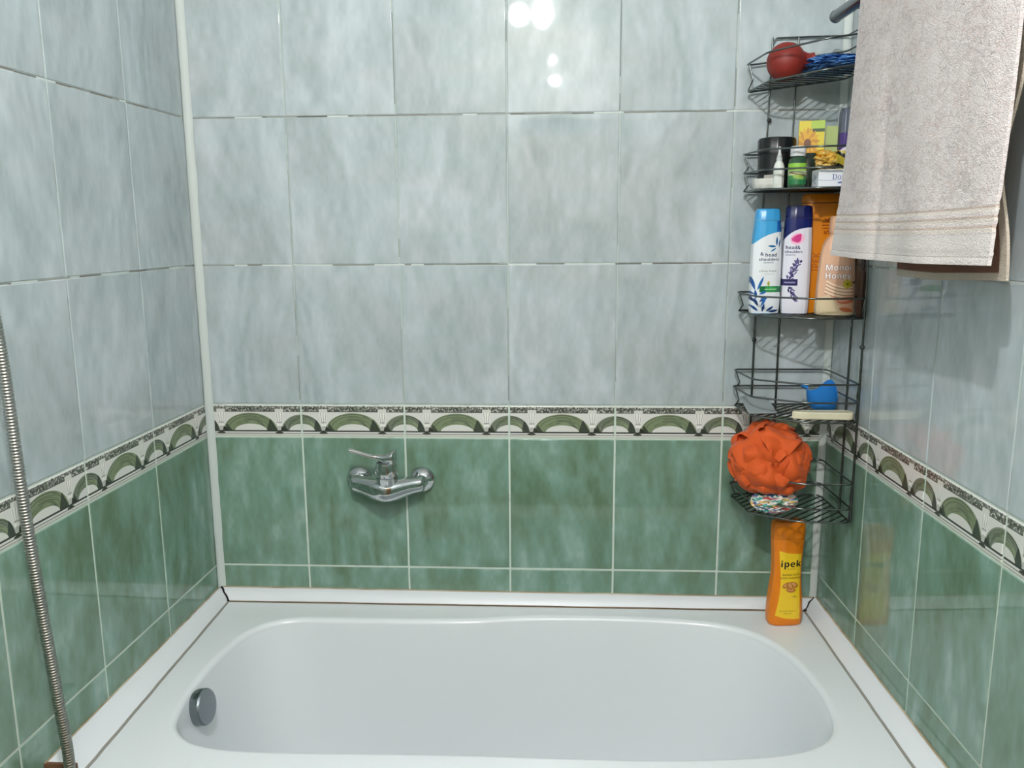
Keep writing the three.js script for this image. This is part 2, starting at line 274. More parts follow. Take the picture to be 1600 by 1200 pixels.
// ---------------------------------------------------------------- bathtub
const RIM = Y0 - 0.086;
const enamel = new THREE.MeshPhysicalMaterial({ color: 0xe4e8ea, roughness: 0.2 });
{
  const t = thing('bathtub', 'white built-in bathtub with a rounded basin between the tiled walls', 'bathtub', [0, 0, .36]);
  const ctl = [[-.5, .118], [-.4, .115], [-.3, .114], [-.2, .112], [-.141, .11], [-.07, .105], [-.02, .096], [.03, .089], [.09, .084], [.2, .081], [.3, .083], [.384, .089], [.46, .1], [.525, .124], [.575, .17], [.605, .23], [.625, .3], [.636, .4], [.629, .48], [.605, .545], [.56, .585], [.5, .605], [.4, .62], [.27, .628], [.148, .629], [-.053, .628], [-.2, .63], [-.33, .633], [-.43, .633], [-.5, .626], [-.55, .608], [-.583, .578], [-.6, .545], [-.612, .475], [-.617, .4], [-.615, .33], [-.608, .26], [-.59, .19], [-.555, .142]];
  const cur = new THREE.CatmullRomCurve3(ctl.map(c => V(c[0], 0, c[1] - .36 - (c[1] > .5 ? .016 * Math.min(1, (c[1] - .5) / .06) : 0))), true, 'centripetal');
  const N = 220, out = []; for (let i = 0; i < N; i++) { const p = cur.getPoint(i / N); out.push([p.x, p.z]); }
  const nrm = out.map((p, i) => { const a = out[(i + N - 1) % N], b = out[(i + 1) % N]; const dx = b[0] - a[0], dz = b[1] - a[1], l = Math.hypot(dx, dz); return [dz / l, -dx / l]; });   // outward (curve runs clockwise seen from above)
  const lip = .013, ring = out.map((p, i) => [p[0] + nrm[i][0] * lip, p[1] + nrm[i][1] * lip]);
  // rim plate with hole
  const x0 = -.722, x1 = .733, z0 = .002 - .36, z1 = .725 - .36;
  const sh = new THREE.Shape(roundPoly([[x0, -z1], [x1, -z1], [x1, -z0], [x0, -z0]], .006).map(p => new THREE.Vector2(p[0], p[1])));
  sh.holes.push(new THREE.Path(ring.map(p => new THREE.Vector2(p[0], -p[1]))));
  const flat = new THREE.ShapeGeometry(sh); flat.rotateX(-Math.PI / 2); flat.translate(0, RIM, 0);
  // basin
  const bottom = out.map(p => { const a = Math.atan2((p[1] - .01) / .27, (p[0] - .01) / .62); const e = 2.6, c = Math.cos(a), s = Math.sin(a); return [-.03 + .46 * Math.sign(c) * Math.abs(c) ** (2 / e), .01 + .185 * Math.sign(s) * Math.abs(s) ** (2 / e)]; });
  const prof = new THREE.CatmullRomCurve3([V(0, 0, 0), V(.012, .02, 0), V(.04, .08, 0), V(.1, .22, 0), V(.2, .45, 0), V(.34, .72, 0), V(.5, .9, 0), V(.7, .975, 0), V(.86, .995, 0), V(1, 1, 0)]);
  const D = .40, NV = 64;
  const basin = gridGeo(N, NV, (u, v) => {
    const i = Math.round(u * N) % N; const o = out[i], b = bottom[i], n = nrm[i];
    if (v <= .125) { const a = v / .125 * Math.PI / 2 * .88; return [o[0] + n[0] * lip * (1 - Math.sin(a)), RIM - lip * (1 - Math.cos(a)), o[1] + n[1] * lip * (1 - Math.sin(a))]; }
    const q = prof.getPoint((v - .125) / .875), y0 = RIM - lip; return [lerp(o[0], b[0], q.x), y0 - q.y * D, lerp(o[1], b[1], q.x)];
  }, true);
  const fs = new THREE.Shape(bottom.map(p => new THREE.Vector2(p[0], -p[1]))); const fl = new THREE.ShapeGeometry(fs); fl.rotateX(-Math.PI / 2); fl.translate(0, RIM - lip - D, 0);
  for (const g of [flat, basin, fl]) if (g.index === null) g.setIndex([...Array(g.attributes.position.count).keys()]);
  const shell = mergeGeometries([flat, basin, fl]); part(t, 'basin', shell, enamel);
  const lipF = gridGeo(2, 8, (u, v) => { const a = v * Math.PI / 2; return [lerp(x0, x1, u), RIM - .014 * (1 - Math.cos(a)), z1 + .014 * Math.sin(a) - .001]; }); part(t, 'rim_edge', lipF, enamel);
  const ap = new RoundedBoxGeometry(1.45, RIM - .02, .02, 2, .004); ap.translate(.005, (RIM - .02) / 2 + .003, z1 - .004); part(t, 'front_panel', ap, M(0xdddfde, .3));
  // overflow knob
  const kn = new THREE.LatheGeometry([[0, 0], [.031, 0], [.0345, .002], [.036, .006], [.036, .021], [.0335, .0245], [.028, .0255], [0, .0255]].map(a => new THREE.Vector2(...a)), 40);
  const knob = part(t, 'overflow_knob', toCreasedNormals(kn, .5), M(0x8b9297, .3, { metalness: 1 }), [-.611, RIM - .041, .427 - .36]); knob.rotation.z = -Math.PI / 2 + .16; knob.rotation.y = -.08; knob.userData.label = 'dull chrome overflow knob';
  const fin = new THREE.LatheGeometry([[.0, -.004], [.034, -.004], [.034, .001], [0, .001]].map(a => new THREE.Vector2(...a)), 32); part(knob, 'gasket', fin, M(0x222426, .6), [.003, 0, 0]);
  const dr = new THREE.CylinderGeometry(.03, .03, .004, 32); dr.translate(-.38, RIM - lip - D + .003, .0); part(t, 'drain', dr, M(0xb5b9bb, .2, { metalness: 1 }));
}
// white cover strips between tub and tiles, with stained sealant lines
{
  const pvc = M(0xe4e7ea, .32), stain = (() => dataTex(256, 16, (u) => { const t = vnoise(40, 1, 3)(u, 0) * .6 + vnoise(11, 1, 9)(u, 0) * .4; return [lerp(150, 205, t), lerp(128, 196, t), lerp(98, 172, t)]; }))();
  const beige = M(0xffffff, .7, { map: stain }), grey = M(0x8f8d84, .7);
  const strip = (name, label, outer, inner) => {        // outer/inner: u -> Vector3 ; convex cross-section
    const t = structure(name, label, 'trim');
    const bump = (u, v) => { const a = outer(u), b = inner(u), p = a.clone().lerp(b, v); p.y += .004 * Math.sin(v * Math.PI); return p.toArray(); };
    part(t, 'cover_strip', gridGeo(30, 8, bump), pvc);
    const line = (k, r, mat, dy) => part(t, 'sealant_line', tube([...Array(41).keys()].map(i => { const u = i / 40; const a = outer(u), b = inner(u); const p = a.lerp(b, k + .03 * fbm(u * 14, k * 9, 1, 2)); p.y += dy; return p; }), r, false, 120, 6, true), mat);
    return { t, line };
  };
  const yT = Y0 - .059, yB = RIM + .002;
  const b = strip('trim_3', 'white cover strip along the tub’s rear edge under the mixer', u => V(lerp(XL + .004, XR - .004, u), yT - .004 * u, .001), u => V(lerp(-.700, .708, u), yB, .0275));
  b.line(0, .0018, beige, .0005); b.line(1.02, .0022, M(0x9a8a78, .7, { map: stain }), -.0005);
  const l = strip('trim_4', 'white cover strip on the overflow side of the tub, beside the hose', u => leftP(lerp(.0, .705, u), .001, yT - .006 * u), u => V(lerp(-.700, -.691, u), yB, lerp(.026, .70, u)));
  l.line(0, .0018, beige, .0004); l.line(1.04, .0036, grey, -.0015); l.line(1.16, .0012, beige, -.002);
  const endg = new THREE.BoxGeometry(.055, .022, .006); endg.translate(-.722, yT - .016, .703); part(l.t, 'raw_end', endg, M(0x6b4a30, .8));
  const r = strip('trim_5', 'white cover strip on the wire shelf side of the tub', u => rightP(lerp(.0, .72, u), .001, yT - .006 * u), u => V(lerp(.708, .7235, u), yB, lerp(.026, .72, u)));
  r.line(0, .002, beige, .0004); r.line(1.04, .0034, grey, -.0015); r.line(1.18, .0012, beige, -.002);
  // mould in the mitred corners
  const mould = M(0x15120f, .9);
  const mt = (t, a, c, w) => part(t, 'mould', tube([0, .25, .5, .75, 1].map(k => { const p = a.clone().lerp(c, k); p.y += .0035 * Math.sin(k * Math.PI) + .0005; p.x += .0015 * Math.sin(k * 9); return p; }), w, false, 24, 6, true), mould);
  mt(b.t, V(XL + .004, yT + .001, .003), V(-.700, yB, .0275), .0024);
  mt(r.t, V(XR - .004, yT - .002, .003), V(.708, yB, .0275), .002);
  const dot = new THREE.SphereGeometry(.004, 10, 8); dot.translate(.707, yB + .001, .029); part(r.t, 'mould', dot, M(0x2a0c08, .9));
  const dot2 = new THREE.SphereGeometry(.0036, 10, 8); dot2.translate(-.699, yB, .029); part(b.t, 'mould', dot2, mould);
}

// ---------------------------------------------------------------- bath mixer
const chrome = M(0xc9cccd, 0.09, { metalness: 1 });
{
  const cx = -.2875, cy = Y0 + .225;
  const t = thing('bath_mixer', 'chrome single-lever bath mixer on the green wall tiles', 'faucet', [cx, cy, 0]);
  for (const x of [-.0765, .0765]) {
    const e = new THREE.LatheGeometry([[.032, 0], [.032, .003], [.03, .008], [.025, .014], [.017, .0195], [.0145, .021], [.0145, .03], [0, .03]].map(a => new THREE.Vector2(...a)), 40); e.rotateX(Math.PI / 2); e.translate(x, 0, 0); part(t, 'escutcheon', e, chrome);
  }
  // body: loft along x, bulging forward in the middle
  const n = 48; const body = gridGeo(28, n, (u, v) => {
    const x = lerp(-.091, .091, v), k = 1 - Math.abs(x) / .091, s = k * k * (3 - 2 * k);
    const cap = Math.min(1, Math.sqrt(Math.max(0, 1 - Math.max(0, (Math.abs(x) - .081) / .01) ** 2)));
    const ry = (lerp(.0175, .0285, s)) * cap, rz = (lerp(.0155, .036, s)) * cap, zc = lerp(.038, .054, s), a = u * Math.PI * 2, e = 2.5;
    const c = Math.cos(a), q = Math.sin(a);
    return [x, lerp(0, -.009, s) + ry * Math.sign(q) * Math.abs(q) ** (2 / e), zc + rz * Math.sign(c) * Math.abs(c) ** (2 / e)];
  }, true); part(t, 'body', body, chrome);
  const neck = new THREE.LatheGeometry([[0, 0], [.025, 0], [.0255, .02], [.0252, .022], [.0235, .0225], [.0235, .024], [.0255, .0246], [.026, .03], [.0245, .05], [.022, .058], [0, .058]].map(a => new THREE.Vector2(...a)), 40); neck.rotateX(.12); neck.translate(.004, .006, .062); part(t, 'cartridge_neck', toCreasedNormals(neck, .6), chrome);
  // lever: a wedge-shaped cap with a flat paddle reaching up and left towards the viewer
  const lev = gridGeo(24, 30, (u, v) => {
    const px = lerp(.026, -.082, v), k = clamp(v / .45), w = lerp(.0245, .0085, k * k * (3 - 2 * k)) * (v > .94 ? Math.sqrt(Math.max(.0004, 1 - ((v - .94) / .06) ** 2)) : v < .04 ? Math.sqrt(Math.max(.0004, 1 - ((.04 - v) / .04) ** 2)) : 1);
    const th = lerp(.0165, .0035, clamp(v / .5)) * (v > .94 ? Math.max(.05, Math.sqrt(Math.max(.0004, 1 - ((v - .94) / .06) ** 2))) : 1), y = .066 + .008 * (1 - v) + lerp(0, .030, Math.max(0, v - .25) / .75) - .004 * Math.sin(v * 3), a = u * Math.PI * 2, c = Math.cos(a), q = Math.sin(a);
    return [px, y + th * Math.sign(q) * Math.abs(q) ** .7, .058 + v * .025 + w * Math.sign(c) * Math.abs(c) ** .7];
  }, true); part(t, 'lever', lev, chrome);
}

// ---------------------------------------------------------------- shower hose on the left
{
  const t = thing('shower_hose', 'ribbed grey metal shower hose hanging in front of the side wall', 'hose', [-.66, .25, .8]);
  const W = [[-.70, 2.0 - .03, .92], [-.676, 1.75, .875], [-.662, 1.55, .845], [-.657, Y0 + .665, .827], [-.655, Y0 + .56, .824], [-.653, Y0 + .46, .823], [-.6525, Y0 + .35, .816], [-.653, Y0 + .235, .806], [-.651, Y0 + .11, .797], [-.652, Y0 - .01, .786], [-.663, Y0 - .14, .785], [-.69, Y0 - .27, .79], [-.715, Y0 - .36, .80], [-.735, Y0 - .39, .80]].map(a => V(a[0] + .66, a[1] - .25, a[2] - .8));
  const cur = new THREE.CatmullRomCurve3(W, false, 'centripetal'), L = cur.getLength(), ribs = Math.round(L / .0046), SV = ribs * 4, SU = 14;
  const fr = cur.computeFrenetFrames(SV, false); const pt = []; for (let i = 0; i <= SV; i++) pt.push(cur.getPointAt(i / SV));
  const g = gridGeo(SU, SV, (u, v) => { const i = Math.round(v * SV), a = u * Math.PI * 2, r = .0078 + .0009 * [-1, .3, 1, .3][i % 4]; const N = fr.normals[i], B = fr.binormals[i], p = pt[i]; return [p.x + r * (Math.cos(a) * N.x + Math.sin(a) * B.x), p.y + r * (Math.cos(a) * N.y + Math.sin(a) * B.y), p.z + r * (Math.cos(a) * N.z + Math.sin(a) * B.z)]; }, true);
  part(t, 'ribbed_tube', g, M(0xa9a9a4, .3, { metalness: 1 }));
  for (const [a, b] of [[W[0], W[0].clone().lerp(W[1], .16)], [W[13], W[12]]]) part(t, 'end_nut', capped(a, b, .0105, 16, .009), chrome);
  // wall bracket and outlet elbow, above and below the frame
  const br = thing('shower_bracket', 'chrome hand shower in its wall bracket above the hose', 'shower head', leftP(.93, 0, 1.97).toArray());
  part(br, 'bracket', capped(V(0, 0, 0), V(.05, .01, 0), .013, 18), chrome);
  part(br, 'handle', capped(V(.045, .0, -.004), V(.085, .17, .0), .012, 18, .014), chrome);
  const hd = new THREE.CylinderGeometry(.04, .03, .025, 28); hd.rotateZ(-1.1); hd.translate(.1, .185, 0); part(br, 'spray_head', hd, chrome);
  const el = thing('hose_outlet', 'chrome wall outlet at the hose’s lower end', 'outlet', leftP(.80, 0, Y0 - .39).toArray());
  part(el, 'flange', capped(V(0, 0, 0), V(.008, 0, 0), .025, 24), chrome); part(el, 'stub', capped(V(.006, 0, 0), V(.022, 0, 0), .01, 18), chrome);
}

// ---------------------------------------------------------------- corner wire shelf
const wireM = M(0x646a68, .24, { metalness: .95 });
const FL = [Y0 + 1.118, Y0 + .895, Y0 + .634, Y0 + .417, Y0 + .200];   // tier floors, top to bottom
const WR = .0017;
{
  const ox = .72, oz = .01, t = thing('corner_shelf', 'five-tier chrome wire corner shelf full of toiletries beside the towels', 'shelf', [ox, FL[4], oz]);
  const toL = (x, y, z) => V(x - ox, y - FL[4], z - oz);
  const plan = (grow) => roundPoly([[.516 - grow, .012], [.728, .012], [.7365, .207 + grow], [.632 - grow * .3, .207 + grow], [.532 - grow, .145 + grow * .4]], .018, 5);
  const loop = (y, grow, tilt = 0) => plan(grow).map(([x, z]) => toL(x, y + tilt * (x - .63), z));
  const rails = [[[.056, .0]], [[.039, -.002], [.079, 0]], [[.041, 0]], [[.043, .002], [.081, 0]], [[.03, .0], [.086, .004]]];
  const tiltOf = [.12, 0, 0, 0, 0];
  FL.forEach((y, k) => {
    const tier = new THREE.Group(); tier.name = 'tier'; t.add(tier); const ti = tiltOf[k];
    part(tier, 'floor_rim', tube(loop(y, -.004, ti), .0021, true, 110, 7), wireM);
    for (const [h, g] of rails[k]) part(tier, 'rail', tube(loop(y + h, g, ti), .002, true, 110, 7), wireM);
    // floor wires along the corner's diagonal
    const poly = plan(-.004); const dx = Math.SQRT1_2, dz = -Math.SQRT1_2;
    for (let c = -.19; c <= .2; c += .0165) {
      const bx = .63 + c * dx, bz = .11 + c * dx; const hit = [];
      for (let i = 0; i < poly.length; i++) { const a = poly[i], b = poly[(i + 1) % poly.length]; const ex = b[0] - a[0], ez = b[1] - a[1], den = dx * ez - dz * ex; if (Math.abs(den) < 1e-9) continue; const s = ((a[0] - bx) * ez - (a[1] - bz) * ex) / den, q = ((a[0] - bx) * dz - (a[1] - bz) * dx) / den; if (q >= 0 && q < 1) hit.push(s); }
      if (hit.length < 2) continue; const s0 = Math.min(...hit), s1 = Math.max(...hit); if (s1 - s0 < .02) continue;
      const P = s => toL(bx + dx * s, y + ti * (bx + dx * s - .63), bz + dz * s); part(tier, 'floor_wire', capped(P(s0), P(s1), WR, 6), wireM);
    }
    // zigzag supports at both ends and along the front
    const top = rails[k][rails[k].length - 1][0], zz = (x, z, ix, iz) => {
      const pts = [toL(x, y + top + ti * (x - .63), z)]; let cy = top; for (const [h] of [...rails[k]].reverse().slice(1).concat([[0]])) { const m = (cy + h) / 2; pts.push(toL(x + ix * .012, y + m - .006 + ti * (x - .63), z + iz * .012)); pts.push(toL(x, y + h + ti * (x - .63), z)); cy = h; }
      part(tier, 'support', tube(pts, .0016, false, 30, 6), wireM);
    };
    zz(.5185, .035, .7, .4); zz(.7355, .198, -.2, 0);
  });
  const rod = (a, b, r) => part(t, 'upright', capped(toL(...a), toL(...b), r, 9), wireM);
  for (const x of [.562, .617]) { rod([x, FL[4], .0085], [x, FL[2] + .04, .0085], .0026); rod([x + .003, FL[2], .0085], [x + .010, FL[0] + .1, .0085], .0019); }
  for (const s of [.135, .2]) { const a = rightP(s, .0085, 0), q = r => [a.x, r, a.z]; rod(q(FL[4]), q(FL[2] + .04), .0026); rod(q(FL[2]), q(FL[0] + .1), .0019); }
  // top bar of the wall frame
  const c1 = rightP(.2, .0085, FL[0] + .1); part(t, 'top_bar', tube([toL(.572, FL[0] + .085, .0085), toL(.578, FL[0] + .098, .0085), toL(.65, FL[0] + .1, .0085), toL(.722, FL[0] + .1, .0095), toL(.728, FL[0] + .1, .015), toL(c1.x, c1.y, c1.z)], .002, false, 60, 7), wireM);
  const screw = (x, y, z) => { const s = new THREE.SphereGeometry(.0052, 14, 10); const p = toL(x, y, z); s.translate(p.x, p.y, p.z); part(t, 'screw', s, M(0x2b2f2e, .5)); };
  screw(.562, Y0 + .566, .009); screw(.5725, Y0 + 1.047, .009); { const a = rightP(.2, .009, Y0 + .575); screw(a.x, a.y, a.z); }
}

// ---------------------------------------------------------------- toiletries
const UP = .0019;                                        // top of the floor wires
const plastic = (tex, rough = .3) => M(0xffffff, rough, { map: tex });
const leaf = (g, x, y, l, w, a, c) => { g.save(); g.translate(x, y); g.rotate(a); g.fillStyle = c; g.beginPath(); g.moveTo(0, 0); g.quadraticCurveTo(w, -l / 2, 0, -l); g.quadraticCurveTo(-w, -l / 2, 0, 0); g.fill(); g.restore(); };
const text = (g, s, x, y, size, col, font = 'sans-serif', weight = 'bold', align = 'center') => { g.fillStyle = col; g.font = `${weight} ${size}px ${font}`; g.textAlign = align; g.textBaseline = 'middle'; g.fillText(s, x, y); };

{ // shampoo with light blue cap
  const w = 384, h = 1280, tx = canvasTex(w, h, (g) => {
    g.fillStyle = '#e6ebee'; g.fillRect(0, 0, w, h);
    g.fillStyle = '#3f9fd4'; g.beginPath(); g.moveTo(0, 0); g.lineTo(w, 0); g.lineTo(w, 150); g.bezierCurveTo(w * .7, 150, w * .3, 190, 0, 330); g.fill();
    g.fillStyle = '#1f62b0'; g.beginPath(); g.moveTo(w * .74, 0); g.lineTo(w, 0); g.lineTo(w, 148); g.lineTo(w * .74, 150); g.fill();
    leaf(g, 290, 345, 130, 26, .0, '#17588f'); leaf(g, 318, 370, 130, 22, .16, '#1d5c92'); leaf(g, 285, 352, 110, 30, -1.5, '#1b6295'); leaf(g, 285, 372, 90, 22, -2.2, '#2b77a8');
    text(g, '&', 108, 455, 60, '#1d2b52'); text(g, 'head', 222, 468, 64, '#18244a'); text(g, 'shoulders', 200, 530, 54, '#18244a'); text(g, 'SHAMPOO', 195, 574, 26, '#5c6884');
    text(g, 'citrus fresh', 190, 690, 40, '#8f9a94'); text(g, 'greasy hair', 215, 730, 24, '#a9b2ae', 'sans-serif', 'normal');
    g.fillStyle = '#116b3e'; g.fillRect(95, 900, w - 95, 84); g.fillStyle = '#2f9a4a'; g.fillRect(170, 908, 130, 68); text(g, 'anti dandruff', 235, 942, 24, '#d8f0d8');
    leaf(g, 205, 905, 80, 34, 0, '#c8a24a'); leaf(g, 205, 905, 55, 22, 0, '#7eb84a');
    for (const [x, y, l, a] of [[45, 960, 210, -.25], [70, 960, 210, .35], [40, 1010, 120, -1.1], [95, 1010, 100, 1.2], [60, 1080, 130, -.1], [40, 1120, 130, -.6], [100, 1120, 110, .9], [85, 1180, 130, -.4], [120, 1180, 130, .5], [90, 1250, 130, -.8], [140, 1260, 120, .2], [190, 1255, 120, .9], [215, 1260, 140, 1.4], [110, 1070, 90, 1.6]]) leaf(g, x, y, l, 34, a, ['#1c4f93', '#2a68ad', '#163f7d'][Math.floor((x + y) % 3)]);
  });
  const t = thing('shampoo_bottle', 'white shampoo bottle with light blue cap and blue leaf print', 'bottle', [.561, FL[2] + UP, .085], .05);
  part(t, 'body', loft(smoothRows([[0, .026, .016, 3], [.006, .031, .0195, 3], [.08, .0325, .021, 2.8], [.15, .031, .02, 2.6], [.196, .0275, .018, 2.5]]), 44), plastic(tx, .25));
  part(t, 'cap', loft([[.1965, .0275, .018, 2.5], [.216, .0258, .0165, 2.5], [.2205, .023, .0145, 2.5], [.2215, .018, .011, 2.5]], 40), M(0x3a98cf, .3));
}
{ // shampoo with navy cap
  const w = 384, h = 1280, tx = canvasTex(w, h, (g) => {
    g.fillStyle = '#e2e2ec'; g.fillRect(0, 0, w, h);
    g.fillStyle = '#0d1c5c'; g.beginPath(); g.moveTo(0, 0); g.lineTo(w, 0); g.lineTo(w, 120); g.bezierCurveTo(w * .6, 115, w * .2, 150, 0, 290); g.fill();
    g.fillStyle = '#f2b9d2'; g.beginPath(); g.ellipse(170, 270, 95, 75, -.3, 0, 7); g.fill();
    g.fillStyle = '#cf3f86'; g.beginPath(); g.moveTo(220, 200); g.quadraticCurveTo(235, 330, 160, 318); g.quadraticCurveTo(70, 300, 105, 255); g.quadraticCurveTo(140, 215, 220, 200); g.fill();
    text(g, 'head&', 120, 385, 62, '#20244e'); text(g, 'shoulders', 132, 442, 48, '#20244e'); text(g, 'SHAMPOO', 90, 486, 26, '#5c6884');
    for (let i = 0; i < 60; i++) { const k = i / 60; const x = 90 + k * 110 + Math.sin(i * 2.4) * 26, y = 820 - k * 260; leaf(g, x, y, 46, 18, Math.sin(i * 1.7) * 1.2, ['#4a4478', '#6a6396', '#35305f'][i % 3]); }
    g.fillStyle = '#2b2758'; g.fillRect(0, 810, 200, 90); text(g, 'lavender', 100, 855, 34, '#b8b4d8');
    for (let i = 0; i < 34; i++) { const k = i / 34; leaf(g, 90 + k * 90 + Math.sin(i * 2.1) * 22, 905 + k * 190, 46, 18, 2.6 + Math.sin(i * 1.7) * .8, ['#4a4478', '#6a6396', '#35305f'][i % 3]); }
  });
  const t = thing('shampoo_bottle', 'white shampoo bottle with navy cap and pink drop', 'bottle', [.624, FL[2] + UP, .092], -.1);
  part(t, 'body', loft(smoothRows([[0, .024, .016, 3], [.006, .028, .0195, 3], [.08, .0295, .021, 2.8], [.15, .0292, .02, 2.6], [.2, .0285, .0185, 2.5]]), 44), plastic(tx, .25));
  part(t, 'cap', loft([[.2005, .0285, .0185, 2.5], [.2215, .0272, .0175, 2.5], [.2265, .0245, .0155, 2.5], [.2275, .019, .012, 2.5]], 40), M(0x0b1650, .25));
}
{ // tall amber bottle behind
  const tx = canvasTex(512, 1400, (g, w, h) => { g.fillStyle = '#db8410'; g.fillRect(0, 0, w, h); g.save(); g.translate(w * .46, h * .98); g.rotate(-Math.PI / 2); text(g, 'IPEK', 620, -40, 120, '#9c4a12', 'sans-serif', 'normal'); text(g, 'silk', 1080, 60, 130, '#9c4a12', 'sans-serif', 'bold'); g.restore(); });
  const t = thing('shampoo_bottle', 'tall orange bottle with sideways brown lettering, behind the peach bottle', 'bottle', [.684, FL[2] + UP, .05], -.12);
  part(t, 'body', loft(smoothRows([[0, .036, .02, 3.4], [.006, .041, .025, 3.4], [.1, .042, .026, 3.2], [.19, .042, .025, 3.2], [.232, .0425, .024, 3.2]]), 48), plastic(tx, .28));
  part(t, 'cap', loft([[.2335, .0425, .024, 3.2], [.248, .042, .023, 3.2], [.252, .038, .02, 3.2]], 44), M(0xd88212, .3));
}
{ // peach bottle
  const tx = canvasTex(512, 1100, (g, w, h) => {
    g.fillStyle = '#e3b795'; g.fillRect(0, 0, w, h); g.fillStyle = '#dcae90'; g.fillRect(70, 60, w - 140, h - 90);
    for (const [s, y] of [['Monoi', 450], ['Honey', 560]]) { g.font = 'bold 112px sans-serif'; g.textAlign = 'center'; g.textBaseline = 'middle'; g.lineWidth = 9; g.strokeStyle = '#7d5a63'; g.strokeText(s, w * .5, y); g.fillStyle = '#f6ece6'; g.fillText(s, w * .5, y); }
    g.save(); g.translate(0, 90); g.strokeStyle = '#f0d8bd'; g.lineWidth = 26; for (let i = 0; i < 4; i++) { g.beginPath(); g.moveTo(110 - i * 6, 540 + i * 45); g.bezierCurveTo(200, 600 + i * 45, 300, 640 + i * 40, 460, 620 + i * 45); g.stroke(); }
    g.strokeStyle = '#b87b61'; g.lineWidth = 9; for (let i = 0; i < 4; i++) { g.beginPath(); g.moveTo(110 - i * 6, 565 + i * 45); g.bezierCurveTo(200, 625 + i * 45, 300, 665 + i * 40, 460, 645 + i * 45); g.stroke(); }
    for (let i = 0; i < 12; i++) leaf(g, 380, 580, 74, 24, i / 12 * 6.28, i % 2 ? '#c9b62a' : '#a9a01f'); g.fillStyle = '#5d5a10'; g.beginPath(); g.arc(380, 580, 17, 0, 7); g.fill();
    leaf(g, 440, 570, 70, 26, 1.2, '#3f3a18');
    g.fillStyle = '#ddc9a4'; g.beginPath(); g.moveTo(0, 780); g.lineTo(150, 720); g.lineTo(260, 860); g.lineTo(w, 980); g.lineTo(w, h); g.lineTo(0, h); g.fill();
    g.fillStyle = '#c8694a'; g.beginPath(); g.ellipse(370, 800, 110, 48, -.1, 0, 7); g.fill(); g.fillStyle = '#e0a085'; g.beginPath(); g.ellipse(350, 790, 80, 28, -.2, 0, 7); g.fill(); g.fillStyle = '#c56a42'; g.beginPath(); g.ellipse(380, 930, 90, 30, .2, 0, 7); g.fill(); g.restore();
  });
  const t = thing('lotion_bottle', 'peach lotion bottle with white lettering partly behind the hanging towel', 'bottle', [.6955, FL[2] + UP, .135], -.1);
  part(t, 'body', loft(smoothRows([[0, .033, .018, 3], [.006, .0395, .0225, 3], [.05, .0385, .023, 2.8], [.11, .0355, .022, 2.6], [.148, .029, .019, 2.5], [.163, .019, .016, 2.2], [.168, .0165, .015, 2]]), 44), plastic(tx, .3));
  part(t, 'cap', loft([[.1682, .018, .0165, 2], [.172, .0195, .018, 2], [.2, .0185, .017, 2], [.204, .016, .0145, 2]], 36), M(0xdfae8c, .3));
}
{ // dark bottle against the wall
  const t = thing('shampoo_bottle', 'slim dark brown bottle squeezed between peach bottle and side wall', 'bottle', [.7345, FL[2] + UP, .178], 0);
  part(t, 'body', loft(smoothRows([[0, .004, .009, 3], [.004, .0052, .0115, 3], [.06, .0054, .012, 3], [.09, .0052, .011, 2.4], [.098, .004, .005, 2]]), 28), M(0x3a241b, .3));
  part(t, 'cap', loft([[.0982, .0045, .006, 2], [.12, .0044, .0058, 2], [.122, .0035, .0045, 2]], 24), M(0x2a1a15, .35));
}
{ // orange bottle on the tub rim
  const tx = canvasTex(512, 1500, (g, w, h) => {
    g.fillStyle = '#e27d0a'; g.fillRect(0, 0, w, h);
    g.fillStyle = '#f2c822'; g.beginPath(); g.moveTo(95, 190); g.quadraticCurveTo(200, 240, 430, 250); g.quadraticCurveTo(420, 700, 425, 900); g.lineTo(440, 1380); g.quadraticCurveTo(240, 1390, 70, 1310); g.quadraticCurveTo(150, 900, 130, 600); g.closePath(); g.fill();
    text(g, 'ipek', 275, 420, 150, '#1c1512', 'sans-serif', 'bold'); text(g, 'shampoo', 275, 505, 34, '#a88a1c');
    for (const [s, y] of [['BADEM SÜTÜ', 610], ['HAIR SHAMPOO', 665]]) text(g, s, 285, y, 42, '#7d5a14');
    for (const [x, y, a] of [[225, 790, -.5], [330, 780, .6], [290, 870, .1], [270, 800, 1.2]]) { g.save(); g.translate(x, y); g.rotate(a); g.fillStyle = '#b06a24'; g.beginPath(); g.ellipse(0, 0, 70, 44, 0, 0, 7); g.fill(); g.fillStyle = '#d79a58'; g.beginPath(); g.ellipse(-6, -6, 46, 24, 0, 0, 7); g.fill(); g.restore(); }
    g.strokeStyle = '#8a6414'; g.lineWidth = 6; g.beginPath(); g.moveTo(300, 985); g.lineTo(400, 990); g.moveTo(350, 960); g.lineTo(340, 1010); g.stroke();
    text(g, 'normal saçlar', 250, 1230, 40, '#8a6414', 'sans-serif', 'normal'); text(g, '600 ml', 250, 1275, 38, '#8a6414', 'sans-serif', 'normal');
  });
  const t = thing('shampoo_bottle', 'orange shampoo bottle with yellow label standing on the tub rim corner', 'bottle', [.641, RIM + .0005, .083], .12);
  part(t, 'body', loft(smoothRows([[0, .034, .0195, 3.2], [.006, .0395, .024, 3.2], [.05, .0395, .024, 3.2], [.12, .0335, .021, 3], [.17, .0345, .0215, 3], [.208, .0375, .022, 3]]), 48), plastic(tx, .25));
  part(t, 'cap', loft(smoothRows([[.2085, .0375, .022, 3], [.22, .0378, .0225, 3], [.24, .037, .0215, 3], [.247, .0325, .0175, 3]], 5), 48), M(0xd8780c, .28));
}
